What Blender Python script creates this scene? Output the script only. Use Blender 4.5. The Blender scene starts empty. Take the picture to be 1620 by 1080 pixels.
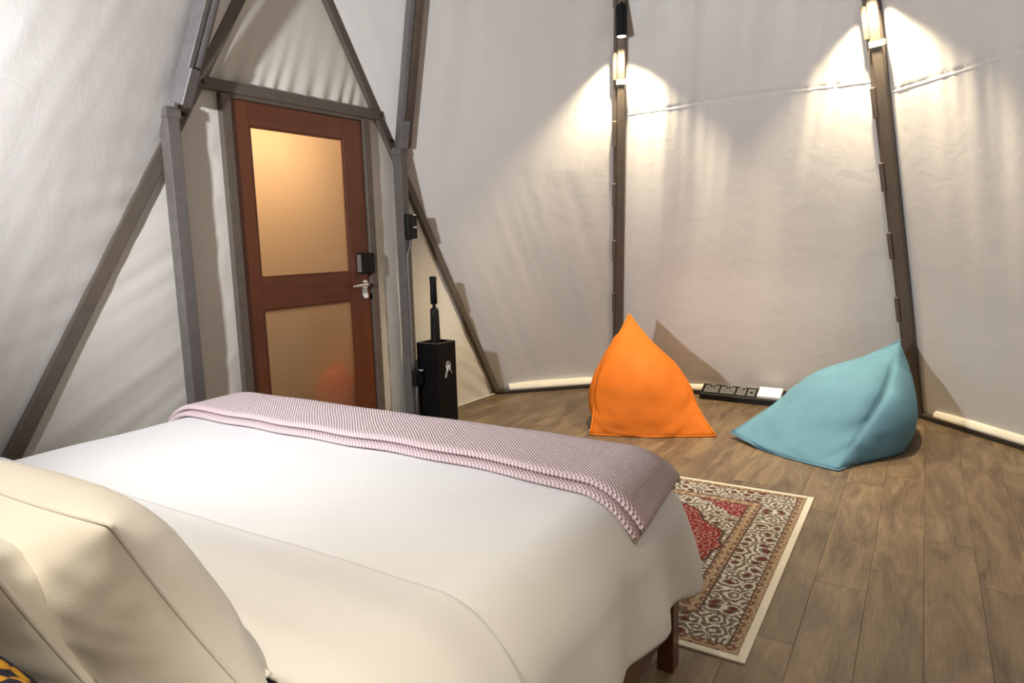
import bpy, bmesh, math, random
from mathutils import Vector, Matrix, noise
random.seed(7)
PI = math.pi
C = bpy.context.scene.collection
SC = bpy.context.scene

# ------------------------------------------------------------------ camera
RIGHT = Vector((0.85535, 0.51734, -0.027131)); UP = Vector((-0.052376, 0.138462, 0.988982)); FWD = Vector((-0.515396, 0.844504, -0.14553))
cam_d = bpy.data.cameras.new('camera'); cam = bpy.data.objects.new('camera', cam_d); C.objects.link(cam)
m = Matrix.Identity(4)
for i in range(3):
    m[i][0], m[i][1], m[i][2] = RIGHT[i], UP[i], -FWD[i]
m[2][3] = 1.22
cam.matrix_world = m
cam_d.sensor_fit = 'HORIZONTAL'; cam_d.sensor_width = 36; cam_d.lens = 1069.36 * 36 / 1620; cam_d.clip_start = 0.02
SC.camera = cam

# ------------------------------------------------------------------ world, main light, exposure
w = bpy.data.worlds.new('night'); SC.world = w; w.use_nodes = True
w.node_tree.nodes['Background'].inputs[0].default_value = (0.9, 0.75, 0.6, 1)
w.node_tree.nodes['Background'].inputs[1].default_value = 0.05
SC.view_settings.view_transform = 'Standard'; SC.view_settings.look = 'None'
SC.view_settings.exposure = 0.0; SC.view_settings.gamma = 1; SC.view_settings.use_curve_mapping = False

def spot(name, loc, aim, watts, color, angle, blend, radius):
    d = bpy.data.lights.new(name, 'SPOT'); o = bpy.data.objects.new(name, d); C.objects.link(o)
    o.location = loc; d.energy = watts; d.color = color
    d.spot_size = math.radians(angle); d.spot_blend = blend; d.shadow_soft_size = radius
    o.rotation_euler = (Vector(aim) - Vector(loc)).to_track_quat('-Z', 'Y').to_euler()
    return o
def point(name, loc, watts, color, radius):
    d = bpy.data.lights.new(name, 'POINT'); o = bpy.data.objects.new(name, d); C.objects.link(o)
    o.location = loc; d.energy = watts; d.color = color; d.shadow_soft_size = radius
    return o
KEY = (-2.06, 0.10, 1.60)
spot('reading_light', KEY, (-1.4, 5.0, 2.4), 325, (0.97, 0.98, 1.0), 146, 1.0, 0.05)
WARM = (1.0, 0.82, 0.54)

# ------------------------------------------------------------------ layout of the tent
APEX = Vector((-1.0129, 2.6717, 6.8557))
TH = 0.049445
DD = Vector((math.sin(TH), math.cos(TH), 0)); DN = Vector((math.cos(TH), -math.sin(TH), 0)); ZZ = Vector((0, 0, 1))
K0 = Vector((-2.93696, 4.5421, 0))
def D(s, z, o=0.0): return K0 + DD * s + ZZ * z + DN * o      # door plane: along, up, into the room
KL = D(-3.61, 0); CR = D(-1.01, 1.70); CL = D(-2.60, 1.70); GT = D(-1.805, 3.035)
V2 = Vector((-2.1665, 5.26, 0)); V3 = Vector((0.0355, 5.1407, 0)); V4 = Vector((1.67, 3.39, 0)); V5 = Vector((2.7, 0.9, 0))
V6 = Vector((1.5, -1.8, 0)); V7 = Vector((-0.9, -1.95, 0)); V0 = Vector((-2.95, -0.85, 0))
def toward(a, b, z): t = (z - a.z) / (b.z - a.z); return a.lerp(b, t)
# axes of the poles, each with its own end near the apex ring
PR_END = toward(CR, Vector((-2.6633, 3.3578, 2.6513)), 6.6); PL_END = toward(CL, Vector((-2.8365, 2.048, 2.3301)), 6.6)
P3_END = toward(V3, Vector((-0.2916, 4.2892, 2.4397)), 6.6); P2_END = toward(V2, Vector((-1.7132, 4.2381, 2.704)), 6.6)
def lineP(a, b): return lambda z: toward(a, b, z)
pole2 = lineP(V2, P2_END); pole3 = lineP(V3, P3_END); poleR = lineP(CR, PR_END); poleL = lineP(CL, PL_END)
pole4 = lineP(V4, APEX); pole5 = lineP(V5, APEX); pole6 = lineP(V6, APEX); pole7 = lineP(V7, APEX); pole0 = lineP(V0, APEX)
def edgeR(z): return toward(K0, CR, z) if z < 1.70 else poleR(z)
def edgeL(z): return toward(KL, CL, z) if z < 1.70 else poleL(z)

# ------------------------------------------------------------------ node helper
class NT:
    def __init__(s, name):
        s.m = bpy.data.materials.new(name); s.m.use_nodes = True; s.t = s.m.node_tree; s.n = s.t.nodes; s.l = s.t.links
        s.b = s.n['Principled BSDF']; s.out = s.n['Material Output']
    def new(s, t, **kw):
        n = s.n.new(t)
        for k, v in kw.items(): setattr(n, k, v)
        return n
    def put(s, inp, v):
        if hasattr(v, 'is_linked') or isinstance(v, bpy.types.NodeSocket): s.l.new(v, inp)
        else: inp.default_value = v
    def math(s, op, a, b=0.0, c=0.0):
        n = s.new('ShaderNodeMath', operation=op); s.put(n.inputs[0], a); s.put(n.inputs[1], b); s.put(n.inputs[2], c); return n.outputs[0]
    def mix(s, f, a, b, mode='MIX'):
        n = s.new('ShaderNodeMix', data_type='RGBA', blend_type=mode); s.put(n.inputs['Factor'], f)
        s.put(n.inputs[6], a if not isinstance(a, tuple) else (*a, 1)[:4]); s.put(n.inputs[7], b if not isinstance(b, tuple) else (*b, 1)[:4]); return n.outputs[2]
    def coord(s, which='Object', scale=(1, 1, 1), loc=(0, 0, 0)):
        tc = s.new('ShaderNodeTexCoord'); mp = s.new('ShaderNodeMapping'); s.l.new(tc.outputs[which], mp.inputs[0])
        mp.inputs['Scale'].default_value = scale; mp.inputs['Location'].default_value = loc; return mp.outputs[0]
    def noise(s, vec, scale=5, detail=4, rough=.5, dist=0.0):
        n = s.new('ShaderNodeTexNoise'); s.put(n.inputs['Vector'], vec); n.inputs['Scale'].default_value = scale
        n.inputs['Detail'].default_value = detail; n.inputs['Roughness'].default_value = rough; n.inputs['Distortion'].default_value = dist; return n
    def ramp(s, f, stops):
        n = s.new('ShaderNodeValToRGB'); s.put(n.inputs[0], f); e = n.color_ramp.elements
        while len(e) < len(stops): e.new(0.5)
        for k, (p, c) in enumerate(stops): e[k].position = p; e[k].color = (*c, 1)[:4]
        return n.outputs[0]
    def bump(s, h, strength=.3, dist=.01):
        n = s.new('ShaderNodeBump'); n.inputs['Strength'].default_value = strength; n.inputs['Distance'].default_value = dist
        s.l.new(h, n.inputs['Height']); s.l.new(n.outputs[0], s.b.inputs['Normal']); return n
    def set(s, **kw):
        for k, v in kw.items():
            inp = s.b.inputs[{'col': 'Base Color', 'rough': 'Roughness', 'metal': 'Metallic', 'spec': 'Specular IOR Level', 'coat': 'Coat Weight', 'sheen': 'Sheen Weight', 'coatr': 'Coat Roughness'}[k]]
            s.put(inp, (*v, 1) if isinstance(v, tuple) and len(v) == 3 else v)
        return s
def plain(name, col, rough=.5, metal=0.0, spec=.5, var=.08, scale=30, bump=0.0, bscale=200):
    t = NT(name); v = t.coord()
    n = t.noise(v, scale, 3)
    lo = tuple(c * (1 - var) for c in col); hi = tuple(min(1, c * (1 + var)) for c in col)
    t.set(col=t.ramp(n.outputs[0], [(.3, lo), (.7, hi)]), rough=rough, metal=metal, spec=spec)
    if bump: t.bump(t.noise(v, bscale, 2).outputs[0], bump, .002)
    return t.m
M = {}
def canvas(name, col, rough=.42, spec=.4):
    t = NT(name); v = t.coord()
    big = t.noise(v, 1.3, 4, .55)
    t.set(col=t.ramp(big.outputs[0], [(.3, tuple(c * .95 for c in col)), (.7, tuple(min(1, c * 1.04) for c in col))]), rough=rough, spec=spec)
    wv = t.math('ADD', t.math('MULTIPLY', t.noise(v, 420, 1).outputs[0], .12), t.math('MULTIPLY', t.noise(v, 7, 5, .6, .6).outputs[0], 1.0))
    t.bump(wv, .22, .012)
    return t.m
M['canvas'] = canvas('tent_canvas', (.66, .645, .63))
M['canvas_in'] = canvas('infill_canvas', (.68, .655, .60), .55, .3)
M['pole'] = plain('painted_steel', (.112, .090, .072), .48, .10, .5, .10, 14, .15)
M['post'] = plain('post_grey', (.118, .105, .098), .55, .0, .4, .10, 20, .1)
M['pole_lt'] = plain('galvanised_grey', (.145, .138, .142), .45, .15, .5, .10, 20, .1)
M['bolt'] = plain('dark_bolt', (.05, .045, .04), .4, .6)
M['cream'] = plain('cream_sleeve', (.74, .70, .60), .6, 0, .3, .05, 10, .15)
M['black'] = plain('black_plastic', (.009, .009, .010), .45, 0, .18, .1, 20)
M['blackm'] = plain('black_metal', (.006, .0055, .006), .5, 0, .15, .1, 20)
M['grey_pl'] = plain('grey_plastic', (.115, .12, .115), .5, 0, .4, .05)
M['white_pl'] = plain('white_plastic', (.85, .85, .84), .35, 0, .5, .02)
M['silver'] = plain('satin_silver', (.55, .55, .55), .3, .85, .5, .05)
M['chrome'] = plain('chrome', (.8, .8, .8), .15, 1.0, .5, .03)
M['duvet'] = plain('white_cotton', (.74, .735, .735), .75, 0, .25, .015, 6, .12, 260)
M['pillow'] = plain('pillow_cotton', (.80, .775, .73), .75, 0, .25, .02, 5, .12, 240)
M['bagO'] = plain('orange_fabric', (.50, .120, .005), .7, 0, .25, .06, 9, .35, 320)
M['bagOs'] = plain('orange_seam', (.62, .17, .012), .7, 0, .25, .06, 9, .2)
M['bagB'] = plain('blue_fabric', (.112, .25, .345), .75, 0, .25, .05, 9, .35, 320)
M['bagBs'] = plain('blue_seam', (.12, .26, .355), .75, 0, .25, .05, 9, .2)
M['red'] = plain('red_paint', (.75, .02, .01), .4)
M['mattress'] = plain('mattress_ticking', (.75, .74, .72), .8)
M['bulb'] = None
def emis(name, col, s):
    t = NT(name); t.b.inputs['Emission Color'].default_value = (*col, 1); t.b.inputs['Emission Strength'].default_value = s
    t.set(col=tuple(col)); return t.m
M['bulb'] = emis('lamp_lens', (1, .85, .6), 6)

def wood(name, c1, c2, axis_scale, rough=.35, coat=.3, scale=1.0):
    t = NT(name); v = t.coord('Object', axis_scale)
    n1 = t.noise(v, 3 * scale, 6, .6, 1.2); n2 = t.noise(v, 30 * scale, 3, .5, .3)
    f = t.math('ADD', t.math('MULTIPLY', n1.outputs[0], .7), t.math('MULTIPLY', n2.outputs[0], .3))
    t.set(col=t.ramp(f, [(.3, c1), (.7, c2)]), rough=rough, coat=coat, coatr=.25)
    t.bump(n2.outputs[0], .08, .002)
    return t.m
M['door_v'] = wood('mahogany_upright', (.080, .018, .005), (.14, .034, .008), (6, 6, .5), .45, .08)
M['door_h'] = wood('mahogany_rail', (.080, .018, .005), (.14, .034, .008), (6, .5, 6), .45, .08)
M['bedwood'] = wood('bed_wood', (.045, .014, .007), (.10, .03, .014), (5, .4, 5))

def plank_mat():
    t = NT('floor_plank'); tc = t.new('ShaderNodeTexCoord'); oi = t.new('ShaderNodeObjectInfo')
    cb = t.new('ShaderNodeCombineXYZ'); r = t.math('MULTIPLY', oi.outputs['Random'], 37.0)
    t.l.new(r, cb.inputs[0]); t.l.new(t.math('MULTIPLY', oi.outputs['Random'], 91.0), cb.inputs[1])
    va = t.new('ShaderNodeVectorMath', operation='ADD'); t.l.new(tc.outputs['Object'], va.inputs[0]); t.l.new(cb.outputs[0], va.inputs[1])
    def mp(sc):
        q = t.new('ShaderNodeMapping'); q.inputs['Scale'].default_value = sc; t.l.new(va.outputs[0], q.inputs[0]); return q.outputs[0]
    g1 = t.noise(mp((4.0, .9, 1)), 2.2, 6, .62, 1.5).outputs[0]
    g2 = t.noise(mp((75, 4.0, 1)), 1.8, 5, .65, .6).outputs[0]
    g3 = t.noise(mp((2.2, 1.4, 1)), 1.6, 3, .5).outputs[0]
    f = t.math('ADD', t.math('ADD', t.math('MULTIPLY', g1, .55), t.math('MULTIPLY', g2, .32)), t.math('MULTIPLY', g3, .18))
    base = t.ramp(f, [(.37, (.060, .038, .022)), (.47, (.115, .078, .048)), (.56, (.165, .117, .069)), (.70, (.25, .183, .112))])
    tone = t.ramp(oi.outputs['Random'], [(0, (.82, .82, .82)), (1, (1.12, 1.10, 1.08))])
    t.set(col=t.mix(1.0, base, tone, 'MULTIPLY'), rough=t.math('ADD', .33, t.math('MULTIPLY', g2, .25)), spec=.4)
    t.bump(g2, .10, .003)
    return t.m
M['plank'] = plank_mat()
M['subfloor'] = plain('subfloor', (.13, .10, .07), .8)
M['plank_gap'] = M['subfloor']

def blanket_mat():
    t = NT('waffle_knit'); uv = t.new('ShaderNodeUVMap'); uv.uv_map = 'UVMap'
    sp = t.new('ShaderNodeSeparateXYZ'); t.l.new(uv.outputs[0], sp.inputs[0])
    k = 2 * PI / .013
    sx = t.math('SINE', t.math('MULTIPLY', sp.outputs[0], k)); sy = t.math('SINE', t.math('MULTIPLY', sp.outputs[1], k))
    h = t.math('ADD', t.math('MULTIPLY', t.math('MULTIPLY', sx, sy), .5), .5)
    t.set(col=t.ramp(h, [(.15, (.50, .35, .365)), (.75, (.72, .585, .605))]), rough=.9, spec=.15, sheen=.25)
    t.bump(h, .9, .005)
    return t.m
M['blanket'] = blanket_mat()

def glass_mat(name, tint):
    t = NT(name)
    tr = t.new('ShaderNodeBsdfTranslucent'); tr.inputs[0].default_value = (*tint, 1)
    rf = t.new('ShaderNodeBsdfRefraction'); rf.inputs[0].default_value = (*tint, 1); rf.inputs['Roughness'].default_value = .32; rf.inputs['IOR'].default_value = 1.05
    gl = t.new('ShaderNodeBsdfGlossy'); gl.inputs['Roughness'].default_value = .12
    mx = t.new('ShaderNodeMixShader'); mx.inputs[0].default_value = .6
    t.l.new(tr.outputs[0], mx.inputs[1]); t.l.new(rf.outputs[0], mx.inputs[2])
    fr = t.new('ShaderNodeFresnel'); fr.inputs[0].default_value = 1.45
    m2 = t.new('ShaderNodeMixShader'); t.l.new(t.math('MULTIPLY', fr.outputs[0], .8), m2.inputs[0]); t.l.new(mx.outputs[0], m2.inputs[1]); t.l.new(gl.outputs[0], m2.inputs[2])
    t.l.new(m2.outputs[0], t.out.inputs[0])
    return t.m
M['glass'] = glass_mat('frosted_glass', (.88, .76, .62))

def rug_mat():
    t = NT('persian_rug'); tc = t.new('ShaderNodeTexCoord'); sp = t.new('ShaderNodeSeparateXYZ'); t.l.new(tc.outputs['Object'], sp.inputs[0])
    ax = t.math('ABSOLUTE', sp.outputs[0]); ay = t.math('ABSOLUTE', sp.outputs[1])
    d = t.math('MINIMUM', t.math('SUBTRACT', 1.0, ax), t.math('SUBTRACT', .714, ay))
    fold = t.new('ShaderNodeCombineXYZ'); t.l.new(ax, fold.inputs[0]); t.l.new(ay, fold.inputs[1])
    nz = t.noise(fold.outputs[0], 14, 2)
    dis = t.new('ShaderNodeVectorMath', operation='MULTIPLY_ADD'); t.l.new(nz.outputs['Color'], dis.inputs[0]); dis.inputs[1].default_value = (.05, .05, 0); t.l.new(fold.outputs[0], dis.inputs[2])
    def vor(scale, feat, rnd=1.0, vec=None):
        v = t.new('ShaderNodeTexVoronoi', feature=feat, voronoi_dimensions='2D'); v.inputs['Scale'].default_value = scale; v.inputs['Randomness'].default_value = rnd
        t.l.new(vec or dis.outputs[0], v.inputs['Vector']); return v
    v1 = vor(17, 'F1'); v2 = vor(38, 'DISTANCE_TO_EDGE')
    rings = t.math('SINE', t.math('MULTIPLY', v1.outputs['Distance'], 19.0))
    ivory = (.58, .545, .49); olive = (.115, .10, .082); dark = (.055, .03, .03); red = (.20, .012, .016); maroon = (.10, .015, .018); tan = (.36, .275, .18); cream = (.70, .66, .58)
    step = lambda x, th: t.math('GREATER_THAN', x, th)
    less = lambda x, th: t.math('LESS_THAN', x, th)
    floral = t.mix(step(rings, .15), olive, ivory)
    floral = t.mix(less(v2.outputs['Distance'], .035), floral, (.30, .27, .22))
    seed = t.new('ShaderNodeSeparateColor'); t.l.new(v1.outputs['Color'], seed.inputs[0])
    floral = t.mix(t.math('MULTIPLY', less(v1.outputs['Distance'], .20), step(seed.outputs[0], .45)), floral, maroon)
    v3 = vor(52, 'F1')
    floral = t.mix(less(v3.outputs['Distance'], .16), floral, dark)
    # field
    redf = t.mix(step(rings, .80), red, (.42, .33, .29)); redf = t.mix(less(v3.outputs['Distance'], .22), redf, maroon)
    ang = t.math('ARCTAN2', t.math('MULTIPLY', ay, 1.75), ax)
    scal = t.math('MULTIPLY', t.math('SINE', t.math('MULTIPLY', ang, 14.0)), .035)
    rad = t.math('ADD', t.math('ADD', t.math('POWER', t.math('DIVIDE', ax, .765), 1.5), t.math('POWER', t.math('DIVIDE', ay, .60), 1.5)), scal)
    field = t.mix(less(rad, 1.0), floral, redf)
    field = t.mix(t.math('MULTIPLY', step(rad, .985), less(rad, 1.008)), field, dark)
    cx = t.math('SUBTRACT', .755, ax); cy = t.math('SUBTRACT', .47, ay)
    cr = t.math('ADD', t.math('ADD', t.math('DIVIDE', cx, .20), t.math('DIVIDE', cy, .17)), t.math('MULTIPLY', t.math('SINE', t.math('MULTIPLY', t.math('ARCTAN2', cy, cx), 9.0)), .06))
    field = t.mix(less(cr, 1.0), field, redf)
    # tan guard bands with a row of small flowers
    vg = vor(1 / .047, 'F1', .12, fold.outputs[0]); vh = vor(1 / .016, 'F1', .9, fold.outputs[0])
    guard = t.mix(less(vg.outputs['Distance'], .36), tan, (.13, .075, .055)); guard = t.mix(less(vg.outputs['Distance'], .15), guard, (.36, .23, .15))
    guard = t.mix(less(vh.outputs['Distance'], .24), guard, (.20, .10, .07))
    col = field
    for lo, hi, c in ((.196, .2405, guard), (.2405, .246, dark), (.190, .196, dark), (.062, .190, floral), (.058, .062, dark), (.020, .058, guard), (.010, .020, (.13, .05, .05)), (-1, .010, maroon)):
        col = t.mix(t.math('MULTIPLY', step(d, lo), less(d, hi)), col, c)
    fuzz = t.noise(tc.outputs['Object'], 240, 2)
    col = t.mix(t.math('MULTIPLY', fuzz.outputs[0], .35), col, (.10, .085, .07))
    t.set(col=col, rough=.95, spec=.1)
    t.bump(fuzz.outputs[0], .4, .004)
    return t.m
M['rug'] = rug_mat()
M['rugedge'] = plain('rug_binding', (.60, .56, .49), .9, 0, .1, .06, 60, .4, 300)
def cush_mat():
    t = NT('navy_gold_print'); v = t.coord(); vo = t.new('ShaderNodeTexVoronoi'); t.l.new(v, vo.inputs['Vector']); vo.inputs['Scale'].default_value = 26
    t.set(col=t.ramp(vo.outputs['Distance'], [(.0, (.55, .33, .03)), (.34, (.45, .22, .02)), (.42, (.012, .014, .035)), (1, (.01, .012, .03))]), rough=.8, spec=.2); return t.m
M['cush'] = cush_mat(); M['navy'] = plain('navy_piping', (.012, .014, .035), .7)

# ------------------------------------------------------------------ mesh helpers
def tag(o, label=None, cat=None, group=None, kind=None):
    if label: o['label'] = label
    if cat: o['category'] = cat
    if group: o['group'] = group
    if kind: o['kind'] = kind
    return o
def empty(name, loc, label=None, cat=None, group=None, kind=None):
    o = bpy.data.objects.new(name, None); C.objects.link(o); o.location = loc; o.empty_display_size = .1
    return tag(o, label, cat, group, kind)
def link(name, me, mat, parent=None, smooth=False, bevel=0.0, seg=2):
    o = bpy.data.objects.new(name, me); C.objects.link(o)
    if mat: me.materials.append(mat)
    if smooth:
        for p in me.polygons: p.use_smooth = True
    if parent:
        o.parent = parent; o.matrix_parent_inverse = Matrix.Translation(parent.location).inverted() if parent.parent is None else o.matrix_parent_inverse
    if bevel:
        b = o.modifiers.new('bevel', 'BEVEL'); b.width = bevel; b.segments = seg; b.limit_method = 'ANGLE'
    return o
class MB:
    def __init__(s): s.v = []; s.f = []
    def box(s, c, h, ax=None):
        ax = ax or (Vector((1, 0, 0)), Vector((0, 1, 0)), ZZ); c = Vector(c); b = len(s.v)
        for i in (-1, 1):
            for j in (-1, 1):
                for k in (-1, 1): s.v.append(c + ax[0] * h[0] * i + ax[1] * h[1] * j + ax[2] * h[2] * k)
        for q in ((0, 1, 3, 2), (4, 6, 7, 5), (0, 4, 5, 1), (2, 3, 7, 6), (0, 2, 6, 4), (1, 5, 7, 3)): s.f.append(tuple(b + i for i in q))
        return s
    def prism(s, pts, axis):            # closed outline swept along a vector
        b = len(s.v); n = len(pts); axis = Vector(axis)
        for p in pts: s.v.append(Vector(p))
        for p in pts: s.v.append(Vector(p) + axis)
        s.f.append(tuple(b + i for i in reversed(range(n)))); s.f.append(tuple(b + n + i for i in range(n)))
        for i in range(n): j = (i + 1) % n; s.f.append((b + i, b + j, b + n + j, b + n + i))
        return s
    def tube(s, path, r, n=12, cap=True):
        path = [Vector(p) for p in path]; b = len(s.v); rs = r if isinstance(r, (list, tuple)) else [r] * len(path)
        up = None
        for i, p in enumerate(path):
            t = (path[min(i + 1, len(path) - 1)] - path[max(i - 1, 0)]).normalized()
            if up is None: up = t.orthogonal().normalized()
            up = (up - t * up.dot(t)).normalized(); sd = t.cross(up)
            for k in range(n): a = 2 * PI * k / n; s.v.append(p + (up * math.cos(a) + sd * math.sin(a)) * rs[i])
        for i in range(len(path) - 1):
            for k in range(n): s.f.append((b + i * n + k, b + i * n + (k + 1) % n, b + (i + 1) * n + (k + 1) % n, b + (i + 1) * n + k))
        if cap:
            s.f.append(tuple(b + k for k in reversed(range(n)))); e = b + (len(path) - 1) * n; s.f.append(tuple(e + k for k in range(n)))
        return s
    def build(s, name, mat, parent=None, smooth=False, bevel=0.0, seg=2, origin=None):
        me = bpy.data.meshes.new(name)
        bm = bmesh.new(); vs = [bm.verts.new(v) for v in s.v]
        for f in s.f:
            try: bm.faces.new([vs[i] for i in f])
            except ValueError: pass
        bmesh.ops.recalc_face_normals(bm, faces=bm.faces)
        if origin is not None: bmesh.ops.translate(bm, verts=bm.verts, vec=-Vector(origin))
        bm.to_mesh(me); bm.free()
        o = link(name, me, mat, parent, smooth, bevel, seg)
        if origin is not None: o.location = Vector(origin)
        return o
def autosmooth(o, deg=40):
    me = o.data
    for p in me.polygons: p.use_smooth = True
    me.set_sharp_from_angle(angle=math.radians(deg)); return o
def grid(name, fn, nu, nv, mat, parent=None, uv=None, thick=0.0, rim=.5):
    """surface fn(u,v); with thick it becomes a closed slab with rounded rim"""
    me = bpy.data.meshes.new(name); vs = [[Vector(fn(i / nu, j / nv)) for i in range(nu + 1)] for j in range(nv + 1)]
    flat = [p for r in vs for p in r]; W = nu + 1
    F = [(j * W + i, j * W + i + 1, (j + 1) * W + i + 1, (j + 1) * W + i) for j in range(nv) for i in range(nu)]
    if thick:
        N = []
        for j in range(nv + 1):
            for i in range(nu + 1):
                du = vs[j][min(i + 1, nu)] - vs[j][max(i - 1, 0)]; dv = vs[min(j + 1, nv)][i] - vs[max(j - 1, 0)][i]
                N.append(du.cross(dv).normalized())
        B = len(flat); top = []; bot = []
        for j in range(nv + 1):
            for i in range(nu + 1):
                k = j * W + i
                e = min(i * rim[0], (nu - i) * rim[0], j * rim[1], (nv - j) * rim[1]); e = min(1, e / thick)
                h = thick * .5 * math.sqrt(max(0, 1 - (1 - e) ** 2)) + .0004
                top.append(flat[k] + N[k] * (thick * .5 + h)); bot.append(flat[k] + N[k] * (thick * .5 - h))
        flat = top + bot
        F2 = [tuple(B + q for q in reversed(f)) for f in F]
        ring = [i for i in range(W)] + [j * W + nu for j in range(1, nv + 1)] + [nv * W + i for i in range(nu - 1, -1, -1)] + [j * W for j in range(nv - 1, 0, -1)]
        F3 = [(ring[(a + 1) % len(ring)], ring[a], B + ring[a], B + ring[(a + 1) % len(ring)]) for a in range(len(ring))]
        F = F + F2 + F3
    me.from_pydata(flat, [], F); me.update()
    if uv:
        ul = me.uv_layers.new(name='UVMap'); nb = W * (nv + 1)
        for lp in me.loops:
            k = lp.vertex_index % nb; ul.data[lp.index].uv = uv((k % W) / nu, (k // W) / nv)
    return link(name, me, mat, parent, True)
def sm(a, b, x): t = max(0, min(1, (x - a) / (b - a))); return t * t * (3 - 2 * t)
def nz(x, y, z=0.0): return noise.noise(Vector((x, y, z)))
def panel(name, fl, fr, z0, z1, nu, nv, mat, disp=None, parent=None, seam=None):
    a, b, c = fl(z0), fr(z0), fl(z1); nrm = (b - a).cross(c - a)
    if nrm.length < 1e-6: nrm = (b - a).cross(fr(z1) - a)
    nrm.normalize(); ctr = Vector((APEX.x, APEX.y, 1.0))
    if nrm.dot(ctr - a) < 0: nrm = -nrm
    def fn(u, v):
        z = z0 + (z1 - z0) * v if z1 < 4 or z0 > 0 else (v / .85 * 2.9 if v < .85 else 2.9 + (v - .85) / .15 * (z1 - 2.9))
        p0, p1 = fl(z), fr(z); p = p0.lerp(p1, u)
        if disp: p = p + nrm * disp(u * (p1 - p0).length, z, u, (p1 - p0).length)
        return p
    return grid(name, fn, nu, nv, mat, parent)

# ------------------------------------------------------------------ floor: planks one by one
floor_e = empty('floor', (0, 0, 0), kind='structure')
poly = [KL, D(-3.61, 0), K0, V2, V3, V4, V5, V6, V7, V0]
b = MB(); cx = sum((p.x for p in poly)) / len(poly); cy = sum((p.y for p in poly)) / len(poly)
b.prism([(p.x, p.y, -.05) for p in [KL, K0, V2, V3, V4, V5, V6, V7, V0]], (0, 0, .038)); b.build('subfloor', M['subfloor'], floor_e)
def inside(x, y):
    P = [KL, K0, V2, V3, V4, V5, V6, V7, V0]; c = False; j = len(P) - 1
    for i in range(len(P)):
        if (P[i].y > y) != (P[j].y > y) and x < (P[j].x - P[i].x) * (y - P[i].y) / (P[j].y - P[i].y) + P[i].x: c = not c
        j = i
    return c
PW, PLN = .1665, 1.12
plank_me = {}
def clip_poly(pts):
    # clip a rectangle by the convex room outline
    P = [(p.x, p.y) for p in [KL, K0, V2, V3, V4, V5, V6, V7, V0]]
    # outline runs clockwise
    out = pts
    for i in range(len(P)):
        a, b_ = P[i], P[(i + 1) % len(P)]
        side = lambda q: (b_[0] - a[0]) * (q[1] - a[1]) - (b_[1] - a[1]) * (q[0] - a[0])
        new = []
        for k in range(len(out)):
            p, q = out[k], out[(k + 1) % len(out)]; sp, sq = side(p), side(q)
            if sp <= 0: new.append(p)
            if (sp < 0 < sq) or (sq < 0 < sp): t = sp / (sp - sq); new.append((p[0] + (q[0] - p[0]) * t, p[1] + (q[1] - p[1]) * t))
        out = new
        if len(out) < 3: return []
    return out
for k in range(-20, 17):
    x0 = .058 + PW * k; off = (k * .397) % 1.0 * PLN
    if k == 0: off = 3.03 % PLN
    if k == -1: off = 2.66 % PLN
    y = -3.5 - (3.5 % PLN) + off - PLN
    y = math.floor((-3.0 - off) / PLN) * PLN + off
    while y < 5.6:
        rect = [(x0 + .0003, y + .0003), (x0 + PW - .0003, y + .0003), (x0 + PW - .0003, y + PLN - .0003), (x0 + .0003, y + PLN - .0003)]
        cl = clip_poly(rect)
        if len(cl) >= 3:
            area = abs(sum(cl[i][0] * cl[(i + 1) % len(cl)][1] - cl[(i + 1) % len(cl)][0] * cl[i][1] for i in range(len(cl)))) / 2
            full = abs(area - (PW - .0006) * (PLN - .0006)) < 1e-5
            if area > .002:
                ctr = Vector((x0 + PW / 2, y + PLN / 2, 0))
                if full and 'full' in plank_me: me = plank_me['full']; o = bpy.data.objects.new('plank', me); C.objects.link(o); o.parent = floor_e; o.location = ctr
                else:
                    q = MB(); n = len(cl); inn = []
                    mx = sum(p[0] for p in cl) / n; my = sum(p[1] for p in cl) / n
                    loc = [(p[0] - ctr.x, p[1] - ctr.y) for p in cl]
                    sh = lambda p, d: (p[0] + d * (1 if mx - ctr.x > p[0] else -1), p[1] + d * (1 if my - ctr.y > p[1] else -1))
                    for p in loc: q.v.append(Vector((p[0], p[1], -.012)))
                    for p in loc: q.v.append(Vector((p[0], p[1], -.0008)))
                    for p in loc: s_ = sh(p, .0010); q.v.append(Vector((s_[0], s_[1], 0)))
                    for i in range(n):
                        j = (i + 1) % n; q.f.append((i, j, n + j, n + i)); q.f.append((n + i, n + j, 2 * n + j, 2 * n + i))
                    q.f.append(tuple(2 * n + i for i in range(n))); q.f.append(tuple(reversed(range(n))))
                    o = q.build('plank', M['plank'], None); o.parent = floor_e; o.location = ctr
                    if full: plank_me['full'] = o.data
        y += PLN

# ------------------------------------------------------------------ canvas walls
def d_B(x, z, u, L):
    d = .006 * nz(x * 1.3, z * .5, 3) * 3
    e = math.exp(-abs(z - 2.06) / .16)
    d += .005 * e * math.sin(x * 70 + 3 * nz(x * 5, 0)) * (0.4 + nz(x * 3, 1.7)) - .004 * math.exp(-((z - 2.06) / .006) ** 2)
    d += .020 * nz(x * 4.5, z * .25, 9) * sm(.2, 2.0, z) + .004 * nz(x * 14, z * .6, 4) * sm(.8, 2.2, z)
    d += .010 * sm(.25, 0, z) * nz(x * 9, z * 2, 2)
    d -= .05 * math.sin(PI * u) * sm(0, 1, z)      # slack cloth bellies outwards
    return d
def d_A(x, z, u, L):
    d = .016 * nz(x * 2.5, z * .35, 13) + .003 * nz(x * 10, z * .8, 5) + .02 * math.exp(-((u - .42 - .1 * (1.0 - z)) / .12) ** 2) * sm(1.2, .3, z) * .5
    return (d - .03 * math.sin(PI * u)) * sm(0, .05, u)
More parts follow.
